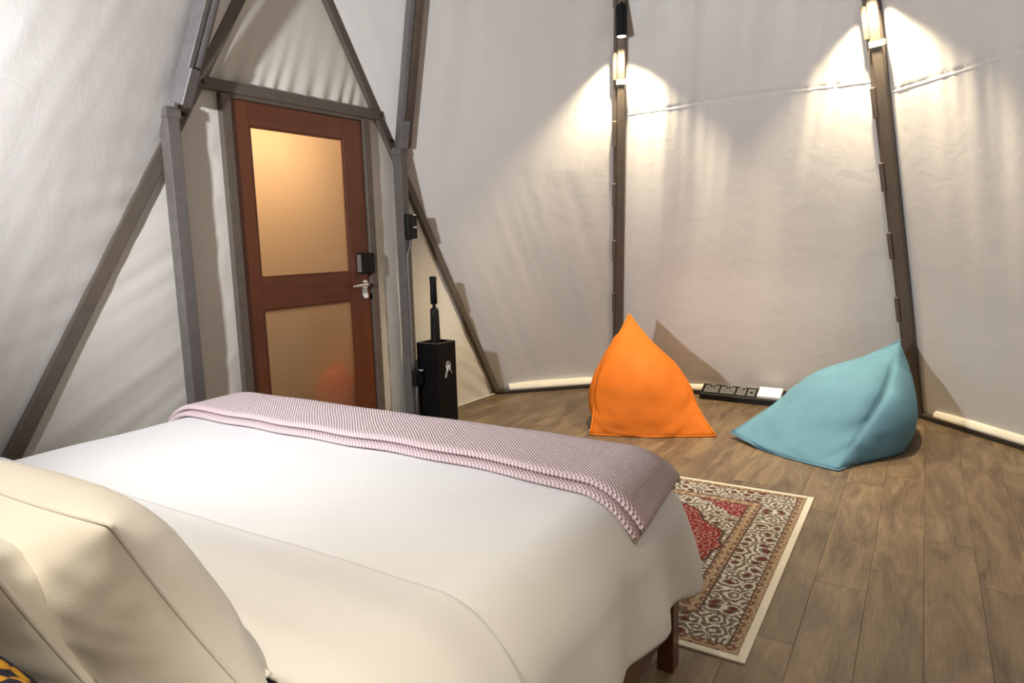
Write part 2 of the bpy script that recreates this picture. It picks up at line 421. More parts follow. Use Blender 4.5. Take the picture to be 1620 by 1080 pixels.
def d_L(x, z, u, L):
    w_ = L - x          # distance from the sloping leg
    d = .010 * nz(x * 1.1, z * 1.0, 21) + .0022 * nz(x * 11, z * 3.5, 6)
    d += .007 * math.exp(-w_ / .22) * math.sin((z * 1.0 + w_ * .35) * 34 + 4 * nz(z * 2, w_)) * (.4 + .6 * nz(z * 4, w_, 8)) * sm(.6, 1.2, z)
    d += .010 * sm(1.0, .3, z) * nz(x * 3, z * 4, 2)
    return d
def d_C(x, z, u, L):
    d = .008 * nz(x * 2.2, z * .4, 33) + .018 * nz(x * 6, z * .3, 19) * sm(.1, 1.8, z)
    e = math.exp(-abs(z - 1.99) / .2); d += .006 * e * math.sin(x * 60 + 3 * nz(x * 5, 0)) * (0.4 + nz(x * 3, 1.7)) - .004 * math.exp(-((z - 1.99) / .006) ** 2)
    d += .03 * math.exp(-x / .12) * sm(.9, .1, z) * .6
    d -= .04 * math.sin(PI * u) * sm(0, .8, z)
    return d
TOP = 6.45
panel('wall_far_left', edgeR, pole2, 0, TOP, 90, 260, M['canvas'], d_A).update_tag()
panel('wall_far', pole2, pole3, 0, TOP, 200, 330, M['canvas'], d_B)
panel('wall_right', pole3, pole4, 0, TOP, 160, 330, M['canvas'], d_C)
panel('wall_left', pole0, edgeL, 0, TOP, 140, 240, M['canvas'], d_L)
for nm, fl, fr_, zs, df in (('wall_far', pole2, pole3, 2.06, d_B), ('wall_right', pole3, pole4, 1.99, d_C)):
    st_ = panel('seam_strip', fl, fr_, zs - .014, zs + .014, 200, 4, M['canvas'], (lambda d_, z_: lambda x, z, u, L: d_(x, z, u, L) + .002 + .0015 * math.cos((z - z_) / .014 * PI / 2) + .0015 * nz(x * 40, z * 30))(df, zs)); st_.parent = bpy.data.objects[nm]
panel('wall_right_rear', pole4, pole5, 0, TOP, 30, 60, M['canvas'])
panel('wall_rear_right', pole5, pole6, 0, TOP, 30, 60, M['canvas'])
panel('wall_rear', pole6, pole7, 0, TOP, 30, 60, M['canvas'])
panel('wall_rear_left', pole7, pole0, 0, TOP, 30, 60, M['canvas'])
# over the door: little dormer roof on each side, then the face above it
legR = lambda z: toward(K0, GT, z); legL = lambda z: toward(KL, GT, z)
def d_dorm(x, z, u, L): return .010 * nz(x * 9, z * 3, 41) * math.sin(PI * u)
panel('wall_dormer_right', legR, poleR, 1.70, 3.03, 30, 70, M['canvas'], d_dorm)
panel('wall_dormer_left', legL, poleL, 1.70, 3.03, 30, 70, M['canvas'], d_dorm)
panel('wall_above_door', poleL, poleR, 3.03, TOP, 30, 60, M['canvas'])
b = MB(); b.v += [GT, poleL(3.03), poleR(3.03)]; b.f.append((0, 1, 2)); b.build('ceiling_dormer', M['canvas']) ['kind'] = 'structure'
for o in C.objects:
    if o.name.startswith('wall_'): o['kind'] = 'structure'
b = MB(); ring = [f(TOP) + (f(TOP) - Vector((APEX.x, APEX.y, TOP))) * .05 for f in (poleL, poleR, pole2, pole3, pole4, pole5, pole6, pole7, pole0)]
b.prism(ring, (0, 0, .04)); tag(b.build('ceiling', M['canvas']), kind='structure')
# infill canvas in the plane of the door
DZ = 2.012; JL, JR = -2.300, -1.292           # outer edges of the steel door frame
def d_il(x, z, u, L):
    q = z * .80 - x * .60; r_ = x * .8 + z * .6
    d = .016 * nz(q * 4.5, r_ * .7, 51) * sm(1.5, .9, z) + .006 * nz(q * 12, r_ * 1.2, 55) + .005 * nz(x * 2, z * 9, 7) * sm(.9, 1.3, z)
    return d * sm(0, .06, x) * sm(0, .06, L - x)
panel('wall_door_left', legL, lambda z: D(JL, z), 0, DZ, 90, 160, M['canvas_in'], d_il)['kind'] = 'structure'
def d_ir(x, z, u, L):
    q = z * .80 + x * .5
    d = .007 * nz(x * 3, z * 6, 61) + .010 * nz(q * 16, x * 2, 63) * math.exp(-((z - .05) ** 2 + (L - x) ** 2) / .10)
    return d * sm(0, .05, x) * sm(0, .04, L - x)
panel('wall_door_right', lambda z: D(JR, z), legR, 0, DZ, 90, 160, M['canvas_in'], d_ir)['kind'] = 'structure'
def d_g(x, z, u, L):
    return (.012 * math.exp(-(z - 2.05) / .13) * math.sin(x * 62 + 4 * nz(x * 3, 2) + (z - 2.05) * 14) * (.75 + .8 * nz(x * 5, 3)) + .008 * nz(x * 2, z * 2, 71)) * sm(0, .08, u) * sm(1, .92, u)
panel('wall_gable', legL, legR, 2.02, 3.0, 120, 70, M['canvas_in'], d_g)['kind'] = 'structure'
# base sleeves along the foot of each canvas panel
def skirt(name, a, c, g0, g1, flip=1, inn=.03):
    e = empty(name, a, kind='structure'); t = (c - a).normalized(); L = (c - a).length; nrm = Vector((-t.y, t.x, 0))
    if nrm.dot(Vector((APEX.x, APEX.y, 0)) - a) < 0: nrm = -nrm
    ax = (t, nrm, ZZ)
    o = MB().tube([a + nrm * inn + ZZ * .024, c + nrm * inn + ZZ * .024], .017).build('base_pipe', M['pole'], e, True)
    pts = []
    for k in range(13):
        an = PI * (.5 - k / 12 * 1.05) + .55; pts.append(a + t * g0 + nrm * (inn + .026 * math.cos(an)) + ZZ * (.034 + .026 * math.sin(an) + .012))
    outl = [a + t * g0 + nrm * .004 + ZZ * .088, a + t * g0 + nrm * .022 + ZZ * .082, a + t * g0 + nrm * .046 + ZZ * .068, a + t * g0 + nrm * .056 + ZZ * .046, a + t * g0 + nrm * .052 + ZZ * .030, a + t * g0 + nrm * .030 + ZZ * .042, a + t * g0 + nrm * .004 + ZZ * .048]
    MB().prism(outl, t * (g1 - g0)).build('canvas_sleeve', M['cream'], e, False, .004)
    MB().box(a + t * (L / 2) + nrm * .03 + ZZ * .010, (L / 2, .022, .009), ax).build('dark_gap', M['bolt'], e)
    return e
LA = (V2 - K0).length; LB = (V3 - V2).length; LC = (V4 - V3).length
skirt('baseboard_far_left', K0, V2, .10, LA - .06); skirt('baseboard_far', V2, V3, .06, LB - .08); skirt('baseboard_right', V3, V4, .15, LC - .1)
e = empty('baseboard_door', K0, kind='structure')
MB().box(D(-.65, .008, .012), (.64, .005, .006), (DD, DN, ZZ)).build('hem_strip', M['cream'], e, False, .002)

# ------------------------------------------------------------------ poles
def pole_axes(f, z=1.5):
    p = f(z); t = (f(z + 1) - p).normalized(); inn = Vector((APEX.x, APEX.y, p.z)) - p; inn = (inn - t * inn.dot(t)).normalized(); return t, inn, t.cross(inn)
def tent_pole(f, z0, z1, label, w=.026, d=.020, clips=True, band=None, side=1, group=None, lamp=None, name='tent_pole'):
    t, inn, lat = pole_axes(f); base = f(z0)
    e = empty(name, (base.x, base.y, base.z), label, 'tent pole', group)
    a, c = f(z0) + inn * .032, f(z1) + inn * .032; mid = (a + c) / 2; h = (c - a).length / 2
    MB().box(mid, (w, d, h), (lat, inn, t)).build('pole_tube', M['pole'], e, False, .009, 3)
    sx = side * (w + .011)
    MB().box(mid + lat * sx - inn * .006, (.011, .016, h), (lat, inn, t)).build('canvas_track', M['pole'], e, False, .003)
    if clips:
        z = z0 + .35
        while z < min(z1, 3.2):
            p = f(z) + inn * .032 + lat * (sx + side * .004) + inn * .012
            MB().box(p, (.013, .010, .085), (lat, inn, t)).build('track_clip', M['pole'], e, False, .003)
            z += .40
    if band is not None:
        p = f(band) + inn * .032; MB().box(p, (w + .005, d + .005, .016), (lat, inn, t)).build('clamp_band', M['cream'], e, False, .003)
    MB().box(f(z0) + inn * .032 + t * .01, (w + .025, d + .02, .006), (lat, inn, t)).build('foot_plate', M['bolt'], e, False, .002) if z0 < .05 else None
    return e
tent_pole(pole2, 0.0, 6.4, 'tall brown steel tent pole rising behind the orange bean bag', band=2.26, side=-1)
tent_pole(pole3, 0.0, 6.4, 'leaning brown steel tent pole rising behind the blue bean bag', .032, .020, band=2.24, side=-1)
for f, lab in ((pole4, 'brown steel tent pole at the right wall beyond the rug'), (pole5, 'brown steel tent pole at the right rear of the tent'),
               (pole6, 'brown steel tent pole in the rear corner beside the bed'), (pole7, 'brown steel tent pole behind the head of the bed'), (pole0, 'brown steel tent pole on the far side of the bed head')):
    tent_pole(f, 0.0, 6.4, lab, clips=False)
def cut_pole(f, z0, label, sgn):
    t, inn, lat = pole_axes(f, 2.2); base = f(z0); e = empty('cut_pole', (base.x, base.y, base.z), label, 'tent pole')
    a, c = f(z0) + inn * .05, f(6.4) + inn * .05
    MB().tube([a, c], .037, 20).build('round_tube', M['pole'] if sgn > 0 else M['pole_lt'], e, True)
    MB().box((a + c) / 2 - lat * .048 * 1, (.016, .03, (c - a).length / 2), (lat, inn, t)).build('canvas_track', M['pole_lt'], e, False, .004)
    MB().box(a - lat * .034 + inn * .016 + t * .085, (.031, .030, .085), (lat, inn, t)).build('sleeve_bracket', M['pole_lt'], e, False, .004)
    return e
cut_pole(poleL, 1.90, 'grey steel tube pole resting on the post on the hinge side of the door', -1)
cut_pole(poleR, 1.86, 'brown steel tube pole resting on the post beside the umbrella stand', 1)
def post(s, ztop, label):
    e = empty('door_post', D(s, 0, .076), label, 'post')
    MB().box(D(s, ztop / 2, .076), (.030, .035, ztop / 2), (DD, DN, ZZ)).build('post_tube', M['post'], e, False, .003)
    MB().box(D(s, .005, .076), (.05, .05, .005), (DD, DN, ZZ)).build('foot_plate', M['bolt'], e)
    MB().box(D(s, ztop - .03, .076), (.036, .041, .02), (DD, DN, ZZ)).build('top_collar', M['post'], e, False, .003)
    return e
post(-2.60, 1.87, 'grey square steel post between the bed and the hinge side of the door')
post(-1.085, 1.84, 'grey square steel post between the door and the umbrella stand')
# A-frame around the door
e = empty('gable_frame', D(-1.805, 0), 'large brown steel A-shaped frame standing around the door', 'frame')
for a, c, wd in ((K0, GT, .026), (KL, GT, .030)):
    t = (c - a).normalized(); sd = t.cross(DN); MB().box((a + c) / 2 + DN * .012, (wd, .022, (c - a).length / 2), (sd, DN, t)).build('frame_leg', M['pole'], e, False, .004)
MB().box(D(-1.80, 2.024, .020), (.625, .022, .028), (DD, DN, ZZ)).build('cross_bar', M['pole'], e, False, .004)
for s, z in ((-1.205, 2.024), (-2.395, 2.024), (-1.13, 1.88), (-1.095, 1.82), (-2.46, 1.92), (-2.50, 1.86)):
    MB().tube([D(s, z, .030), D(s, z, .046)], .011, 10).build('bolt', M['bolt'], e, True)
MB().box(D(-2.15, 2.50, .03), (.05, .03, .014), (DD, DN, ZZ)).build('bracket_plate', M['pole'], e, False, .003)

# ------------------------------------------------------------------ door
AX = (DD, DN, ZZ)
dr = empty('door_1', D(-1.796, 0), kind='structure')
fr = lambda s0, s1, z0, z1, o0, o1: MB().box(D((s0 + s1) / 2, (z0 + z1) / 2, (o0 + o1) / 2), ((s1 - s0) / 2, (o1 - o0) / 2, (z1 - z0) / 2), AX)
fr(JL, -2.246, 0, 1.995, -.03, .035).build('jamb', M['pole'], dr, False, .004)
fr(-1.346, JR, 0, 1.995, -.03, .035).build('jamb', M['pole'], dr, False, .004)
fr(-2.246, -1.346, 1.976, 1.998, -.03, .030).build('head_stop', M['pole'], dr, False, .003)
Z0, Z1, SL, SR = .012, 1.974, -2.242, -1.350; GL, GR = -2.137, -1.502
def dbox(name, s0, s1, z0, z1, mat, o0=-.016, o1=.016, bev=.003): 
    o = fr(s0, s1, z0, z1, o0, o1).build(name, M[mat], dr, False, bev); return o
dbox('stile', SL, GL, Z0, Z1, 'door_v'); dbox('stile', GR, SR, Z0, Z1, 'door_v')
dbox('top_rail', GL, GR, 1.853, Z1, 'door_h'); dbox('lock_rail', GL, GR, .893, 1.063, 'door_h'); dbox('bottom_rail', GL, GR, Z0, .15, 'door_h')
for z0, z1 in ((1.063, 1.853), (.15, .893)):
    dbox('glass_pane', GL - .004, GR + .004, z0 - .004, z1 + .004, 'glass', -.004, .002, 0)
    for a in ((GL, GR, z0, z0 + .010), (GL, GR, z1 - .010, z1), (GL, GL + .010, z0 + .01, z1 - .01), (GR - .010, GR, z0 + .01, z1 - .01)):
        dbox('glazing_bead', *a, 'door_v', .003, .012, .002)
lk = dbox('door_lock', -1.452, -1.340, 1.052, 1.178, 'black', .0165, .062, .008)
o = fr(-1.4535, -1.4515, 1.062, 1.168, .022, .056).build('lock_face', M['silver'], lk); o['label'] = 'silver side face of the lock'
hd = empty('lever_handle', D(-1.400, .985, .016)); hd.parent = dr; hd.matrix_parent_inverse = Matrix.Translation(dr.location).inverted()
def hp(name, mb, mat, bev=0.0, smooth=False):
    o = mb.build(name, M[mat], None, smooth, bev); o.parent = hd; o.matrix_parent_inverse = (Matrix.Translation(D(-1.400, .985, .016))).inverted(); return o
hp('rose', MB().tube([D(-1.400, .985, .016), D(-1.400, .985, .026)], .026, 24), 'chrome')
hp('lever', MB().tube([D(-1.400, .985, .024), D(-1.400, .985, .052), D(-1.408, .985, .060), D(-1.43, .984, .062), D(-1.515, .979, .060), D(-1.528, .978, .056)], [.011, .011, .0115, .011, .009, .006], 14), 'chrome', 0, True)
hp('cylinder_plate', fr(-1.421, -1.379, .905, .972, .016, .024), 'silver', .004)
hp('key_cylinder', fr(-1.414, -1.402, .898, .928, .024, .036), 'white_pl', .003); hp('key_cylinder', fr(-1.398, -1.386, .898, .928, .024, .036), 'white_pl', .003)
dbox('strike_plate', -1.349, -1.343, .94, 1.02, 'silver', .014, .020, .001); dbox('strike_plate', -1.349, -1.340, .885, .925, 'black', .014, .03, .001)
# outside: a lamp over the porch, a pale porch cloth, and a red object added for the red patch in the pane
point('porch_lamp', D(-2.05, 1.90, -.50), 48, (1.0, .70, .42), .10)
b = MB(); tag(grid('wall_porch', lambda u, v: D(-3.2 + 2.9 * u, 2.6 * v, -1.3 - .3 * math.sin(PI * u)), 16, 8, M['canvas_in']), kind='structure')
rc = MB().tube([D(-1.50, 0, -.17), D(-1.50, .02, -.17), D(-1.50, .36, -.17), D(-1.50, .44, -.17), D(-1.50, .48, -.17)], [.12, .14, .14, .08, .03], 20).build('red_object', M['red'], None, True)
tag(rc, 'red object added outside, blurred behind the lower frosted pane', 'container')

# ------------------------------------------------------------------ black boxes and conduit on the post by the door
def post_box(z0, z1, label, n):
    e = empty('switch_box', D(-1.085, z0, .112), label, 'switch box')
    fr(-1.115, -1.065, z0, z1, .1115, .148).build('housing', M['black'], e, False, .005)
    for k in range(n):
        za = z0 + (z1 - z0) * k / n
        fr(-1.067, -1.032, za + .004, za + (z1 - z0) / n - .008, .118, .151).build('module', M['black'], e, False, .004)
        fr(-1.060, -1.038, za + (z1 - z0) / n - .0075, za + (z1 - z0) / n - .0015, .122, .1515).build('white_marker', M['white_pl'], e)
    return e
post_box(1.255, 1.415, 'black switch box with white markers, high on the post by the door', 2)
post_box(.29, .39, 'small black box low on the post beside the umbrella stand', 1)
cd = MB().tube([D(-1.0750, 1.255, 0.1260), D(-1.0750, 1.235, 0.1260), D(-1.0780, 1.21, 0.1250), D(-1.0950, 1.185, 0.1240), D(-1.1040, 1.16, 0.1220), D(-1.1060, 1.12, 0.1200), D(-1.1060, .8, 0.1195), D(-1.1060, .45, 0.1195), D(-1.1020, .395, 0.1205)], .0085, 12).build('cable_conduit', M['pole_lt'], None, True)
tag(cd, 'thin grey conduit running down the post from the black switch box', 'conduit')
cd = MB().tube([D(-1.0820, .288, 0.1260), D(-1.0820, .2, 0.1195), D(-1.0820, .01, 0.1195)], .0075, 10).build('floor_cable', M['pole_lt'], None, True)
tag(cd, 'short grey cable from the small low black box to the floor', 'cable')

# ------------------------------------------------------------------ umbrella stand
def U(s, z, o): return D(s, z, o)
S0, S1, O0, O1, HT = -1.02, -.83, .085, .265, .566
st = empty('umbrella_stand', D((S0 + S1) / 2, 0, (O0 + O1) / 2), 'tall square black metal umbrella stand with a white line emblem', 'umbrella stand')
th = .004
fr(S0, S0 + th, 0, HT, O0, O1).build('side_panel', M['blackm'], st); fr(S1 - th, S1, 0, HT, O0, O1).build('side_panel', M['blackm'], st)
fr(S0 + th, S1 - th, 0, HT, O0, O0 + th).build('side_panel', M['blackm'], st); fr(S0 + th, S1 - th, 0, HT, O1 - th, O1).build('side_panel', M['blackm'], st)
fr(S0 + th, S1 - th, 0, .006, O0 + th, O1 - th).build('bottom_panel', M['blackm'], st)
for a in ((S0, S1, O1 - .010, O1), (S0, S1, O0, O0 + .010), (S0, S0 + .010, O0 + .01, O1 - .01), (S1 - .010, S1, O0 + .01, O1 - .01)):
    fr(a[0], a[1], HT, HT + .0025, a[2], a[3]).build('rim', M['grey_pl'], st)
# emblem: ring over two legs of an A
lg = MB(); cS, cZ, oo = -.915, .405, O1 + .0012
def ribbon(pts, r): lg.tube([D(s, z, oo) for s, z in pts], r, 6)
ribbon([(cS + .022 * math.cos(a), cZ + .028 * math.sin(a)) for a in [2 * PI * k / 24 - .35 * PI for k in range(25)]], .0021)
ribbon([(cS, cZ + .012), (cS - .038, cZ - .075)], .0018); ribbon([(cS + .003, cZ - .002), (cS - .024, cZ - .075)], .0018); ribbon([(cS - .038, cZ - .075), (cS - .024, cZ - .075)], .0018)
ribbon([(cS, cZ + .012), (cS + .036, cZ - .060)], .0021)
o = lg.build('emblem', M['white_pl'], st, True); o['label'] = 'white line emblem, a ring over an open letter A'
# umbrella
ux, uo = -.925, .172
um = empty('umbrella', D(ux, .006, uo), 'closed black umbrella standing upright in the square stand', 'umbrella')
jj = lambda s, z, o: D(ux + s, z, uo + o)
MB().tube([jj(0, .07, 0), jj(0, .30, 0), jj(0, .52, 0), jj(.002, .70, 0), jj(.001, .78, 0), jj(0, .795, 0)], [.012, .032, .034, .031, .029, .022], 14).build('folded_canopy', M['black'], um, True)
MB().tube([jj(0, .008, 0), jj(0, .10, 0)], .005, 8).build('tip', M['silver'], um, True)
MB().tube([jj(0, .79, 0), jj(0, .83, 0)], .011, 10).build('shaft', M['black'], um, True)
MB().tube([jj(0, .82, 0), jj(0, .826, 0), jj(0, .90, 0), jj(0, .95, 0), jj(0, 1.0, 0), jj(0, 1.006, 0)], [.018, .0235, .0225, .0215, .024, .018], 14).build('handle', M['blackm'], um, True)
MB().tube([jj(-.024, .765, .01), jj(-.030, .74, .012), jj(-.024, .71, .01)], .006, 8).build('strap', M['black'], um, True)

# ------------------------------------------------------------------ bed
BX0, BX1, BY0, BY1, BT, BR = -2.45, -.735, -.12, 1.80, .555, .16
bed = empty('bed', (-1.54, .85, 0), 'low dark wooden double bed under the white duvet', 'bed')
for x, y in ((-.570, 1.745), (-2.51, 1.745), (-.570, -.05), (-2.51, -.05), (-1.54, .85)):
    MB().box((x, y, .14), (.024, .026, .14)).build('leg', M['bedwood'], bed, False, .003)
for x in (-.578, -2.502): MB().box((x, .85, .20), (.018, .865, .08)).build('side_rail', M['bedwood'], bed, False, .004)
for y in (1.74, -.05): MB().box((-1.54, y, .20), (.945, .018, .08)).build('end_rail', M['bedwood'], bed, False, .004)
MB().box((-1.54, .86, .292), (.97, .93, .012)).build('slat_base', M['bedwood'], bed)
MB().box((-1.54, (BY0 + BY1) / 2 - .02, .425), (.92, (BY1 - BY0) / 2 + .03, .12)).build('mattress', M['mattress'], bed, False, .05, 4)
MB().box((-1.54, -.17, .50), (.98, .03, .50)).build('headboard', M['bedwood'], bed, False, .01)
def drape(a, bb, off=0.0, folds=True, maxe=.435, BRr=BR):
    """flat cloth coordinates -> point on the bed: flat top, rounded edge, hanging side"""
    cxx = min(max(a, BX0), BX1); cyy = min(bb, BY1); ex = a - cxx; ey = bb - cyy
    e_ = math.hypot(ex, ey); z = BT + off
    # gentle hand-smoothed surface
    z += .006 * nz(a * 1.3, bb * 1.3, 81) + .003 * nz(a * 4, bb * 4, 83)
    if e_ < 1e-6: return Vector((a, bb, z))
    dx, dy = ex / e_, ey / e_; e_ = min(e_, maxe) if (abs(dx) > .02 and abs(dy) > .02) else e_
    r = BRr + off; arc = r * PI / 2
    if e_ < arc: out, drop = r * math.sin(e_ / r), r * (1 - math.cos(e_ / r))
    else: out, drop = r + .09 * (e_ - arc), r + (e_ - arc)
    if folds:
        k = sm(.04, .30, drop); cor = math.atan2(dy, dx) * .30 if dx > 0 and dy > 0 else 0
        sq = (cyy if dx > abs(dy) * .001 and dx > 0 else (cxx if abs(dy) > .5 else cyy + 5)) + cor
        near = sm(.9, 1.9, cyy)
        out += k * (.022 * (1 + math.sin(sq * 21 + 1.5 * nz(sq * 2, drop * 2) + .8)) * (.2 + .8 * near) + .003 * math.sin(sq * 52 + 2) * near + .004 * near) + .012 * k * nz(sq * 6, drop * 5, 85)
        out += .018 * math.sin(PI * min(1, drop / .36)) * .6
    return Vector((cxx + dx * out, cyy + dy * out, z - drop))
A0, A1, B1 = BX0 - .42, BX1 + .435, BY1 + .42
dv = grid('duvet', lambda u, v: drape(A0 + (A1 - A0) * u, .62 + (B1 - .62) * v), 220, 190, M['duvet'], None, None, .012, ((A1 - A0) / 220, (B1 - .62) / 190))
tag(dv, 'smooth white duvet spread over the bed and hanging down its sides', 'duvet')
FA0, FA1, FB0, FB1 = BX0 - .30, BX1 + .44, .60, .93
def foldp(u, v):
    a = FA0 + (FA1 - FA0) * u; bb = FB0 + (FB1 - FB0) * v - .05 * sm(.8, 1.0, u); p = drape(a, bb, .014 + .022 * sm(0, .5, 1 - v) * sm(0, .2, v), True, .45, BR + .012); return p
fo = grid('turned_down_edge', foldp, 160, 50, M['duvet'], dv, None, .022, ((FA1 - FA0) / 160, (FB1 - FB0) / 50))
# blanket, folded double
def blank(off, b0, b1, ta, tb, name, parent, thick):
    def fn(u, v):
        ea = ta + .045 * (1 - v)
        a = (BX0 - .22) + (BX1 + ea - (BX0 - .22)) * u
        bb = b0 - .055 * sm(.70, 1.0, u) + (b1 - b0) * v - .004 * math.sin(u * 40) * (1 - v)
        p = drape(a, bb, off + .002 * nz(a * 5, bb * 6, 91), False)
        return p
    L = BX1 + ta - BX0 + .22
    return grid(name, fn, 230, 70, M['blanket'], parent, lambda u, v: (u * L, v * (b1 - b0)), thick, (L / 230, (b1 - b0) / 70))
bl = empty('throw_blanket', (-1.54, 1.75, BT), 'dusty pink waffle-knit throw folded across the foot of the bed', 'blanket')
blank(.016, 1.545, BY1 + .20, .15, 0, 'lower_layer', bl, .020)
blank(.038, 1.565, BY1 + .21, .16, 0, 'upper_layer', bl, .022)

# ------------------------------------------------------------------ pillows
def pillow(name, loc, a, h, t, rot, mat, label, cat='pillow', group=None, seedv=0, piping=None, wr=1.0, flare=0.0):
    n = 56; me = bpy.data.meshes.new(name); V = []; F = []
    def pt(u, v, sgn):
        cu = 1 - .075 * (1 - v * v) ** 1.0 * abs(u) ** 3; cv = 1 - .085 * (1 - u * u) * abs(v) ** 3
        x = a * u * cu * (1 - flare * v); y = h * v * cv
        f = max(0, (1 - abs(u) ** 2.6)) ** .55 * max(0, (1 - abs(v) ** 2.6)) ** .55
        th_ = t * f
        edge = max(abs(u), abs(v)); wri = wr * (.012 * nz(u * 1.6 + seedv, v * 1.2, sgn) + .007 * nz((u + v) * 6, (u - v) * 1.6 + seedv, 3 * sgn)) * sm(0, .35, f)
        cr = abs(u) * abs(v); wri += wr * .004 * cr * math.sin(7 * (abs(u) - abs(v)) * 3 + seedv) * sm(0, .3, f)
        return Vector((x, y, sgn * (th_ + wri)))
    for sgn in (1, -1):
        for j in range(n + 1):
            for i in range(n + 1):
                # denser near the rim
                uu = math.sin((i / n * 2 - 1) * PI / 2); vv = math.sin((j / n * 2 - 1) * PI / 2); V.append(pt(uu, vv, sgn))
    W = n + 1; B = W * W
    for j in range(n):
        for i in range(n):
            q = (j * W + i, j * W + i + 1, (j + 1) * W + i + 1, (j + 1) * W + i); F.append(q); F.append(tuple(B + k for k in reversed(q)))
    bm = bmesh.new(); vs = [bm.verts.new(p) for p in V]
    for q in F: bm.faces.new([vs[k] for k in q])
    bmesh.ops.remove_doubles(bm, verts=bm.verts, dist=.0005); bm.to_mesh(me); bm.free()
    e = empty(name, loc, label, cat, group)
    o = link('pillow_body', me, mat, None, True); o.parent = e
    e.rotation_euler = rot
    rim = [pt(math.sin(k * PI / 2), -1, 1) for k in [i / 20 * 2 - 1 for i in range(21)]] + [pt(1, math.sin(k * PI / 2), 1) for k in [i / 20 * 2 - 1 for i in range(1, 21)]] \
        + [pt(-math.sin(k * PI / 2), 1, 1) for k in [i / 20 * 2 - 1 for i in range(1, 21)]] + [pt(-1, -math.sin(k * PI / 2), 1) for k in [i / 20 * 2 - 1 for i in range(1, 21)]]
    s_ = MB().tube([Vector((p.x, p.y, 0)) for p in rim], .0035 if not piping else .006, 6).build('seam', piping or mat, None, True); s_.parent = e
    return e
R_ = math.radians
pillow('bed_pillow', (-1.150, .490, .715), .37, .195, .115, (R_(114), 0, R_(0)), M['pillow'], 'plump white pillow leaning upright, nearest the foot of the bed', seedv=3, wr=.3, flare=.13)
pillow('bed_pillow', (-1.25, .355, .735), .36, .195, .065, (R_(114), 0, R_(2)), M['pillow'], 'white pillow leaning behind the plump one, nearer the bed head', seedv=9)
pillow('bed_pillow', (-1.165, .41, .592), .36, .20, .036, (R_(2), 0, R_(-3)), M['pillow'], 'flat white pillow lying underneath the two leaning pillows', seedv=5)
pillow('print_cushion', (-.835, .305, .672), .165, .140, .040, (R_(116), 0, R_(3)), M['cush'], 'dark navy cushion with a yellow print in front of the white pillows', 'cushion', seedv=1, piping=M['navy'])

# ------------------------------------------------------------------ rug
rg = empty('rug', (-1.38, 2.571, 0), 'cream Persian-style rug with a red medallion beside the bed', 'rug')
o = MB().box((-1.38, 2.571, .0045), (.973, .687, .0045)).build('pile_field', M['rug'], None, False, .002, origin=(-1.38, 2.571, 0)); o.parent = rg; o.location = (0, 0, 0)
for c, h in (((-.3935, 2.571, .0035), (.0135, .714, .0035)), ((-2.3665, 2.571, .0035), (.0135, .714, .0035)), ((-1.38, 3.2715, .0035), (.973, .0135, .0035)), ((-1.38, 1.8705, .0035), (.973, .0135, .0035))):
    MB().box(c, h).build('binding', M['rugedge'], rg, False, .002)

# ------------------------------------------------------------------ bean bags
def beanbag(name, P, cen, bul, eb, mat, smat, label, seedv, flat=.5, edges=((0, 1), (0, 2), (1, 2), (0, 3), (1, 3), (2, 3)), pinch=1.0):
    P = [Vector(p) for p in P]; n = 40; bm = bmesh.new()
    cen = Vector(cen)
    def pos(w4):
        p = sum((P[i] * w4[i] for i in range(4)), Vector())
        d = (p - cen); dn = d.normalized()
        q = sorted(w4, reverse=True); e2 = 4 * q[0] * q[1]; f3 = 27 * q[0] * q[1] * q[2]
        k = sum(eb.get((i, j), eb[0]) * (4 * w4[i] * w4[j]) ** 1.15 for i in range(4) for j in range(i + 1, 4)) + bul * f3 ** .62
        wv = .014 * nz(p.x * 6 + seedv, p.y * 7, p.z * 9) * sm(0, .4, f3) + .010 * nz(p.x * 9, p.y * 9, p.z * 34 + seedv) * sm(.28, .02, p.z) + .008 * nz(p.x * 16, p.y * 16 + seedv, p.z * 13)
        cr = sum(math.exp(-((1 - w4[i]) / .16) ** 2) for i in range(4))
        p = p + dn * (k + wv * sm(0, .15, f3)) + dn * .006 * cr * math.sin(30 * (q[1] - q[2]) + seedv) * sm(0, .2, f3)
        if p.z < .004: p.z = .004
        return p
    for tri in ((0, 1, 2), (0, 3, 1), (1, 3, 2), (2, 3, 0)):
        rows = []
        for i in range(n + 1):
            row = []
            for j in range(n + 1 - i):
                w4 = [0.0] * 4; w4[tri[0]] = 1 - (i + j) / n; w4[tri[1]] = i / n; w4[tri[2]] = j / n; row.append(bm.verts.new(pos(w4)))
            rows.append(row)
        for i in range(n):
            for j in range(n - i):
                bm.faces.new((rows[i][j], rows[i + 1][j], rows[i][j + 1]))
                if j < n - i - 1: bm.faces.new((rows[i + 1][j], rows[i + 1][j + 1], rows[i][j + 1]))
    bmesh.ops.remove_doubles(bm, verts=bm.verts, dist=.0004); bmesh.ops.recalc_face_normals(bm, faces=bm.faces)
    me = bpy.data.meshes.new(name); bm.to_mesh(me); bm.free()
    base = Vector((cen.x, cen.y, 0)); e = empty(name, base, label, 'bean bag')
    link('bag_body', me, mat, e, True)
    for a, c in edges:
        pts = []
        for k in range(31):
            w4 = [0.0] * 4; w4[a] = 1 - k / 30; w4[c] = k / 30; p = pos(w4); d = (p - cen).normalized(); q = p + d * .005
            if q.z < .006: q.z = .006
            pts.append(q)
        MB().tube(pts, .0055, 8).build('seam', smat, e, True)
    return e
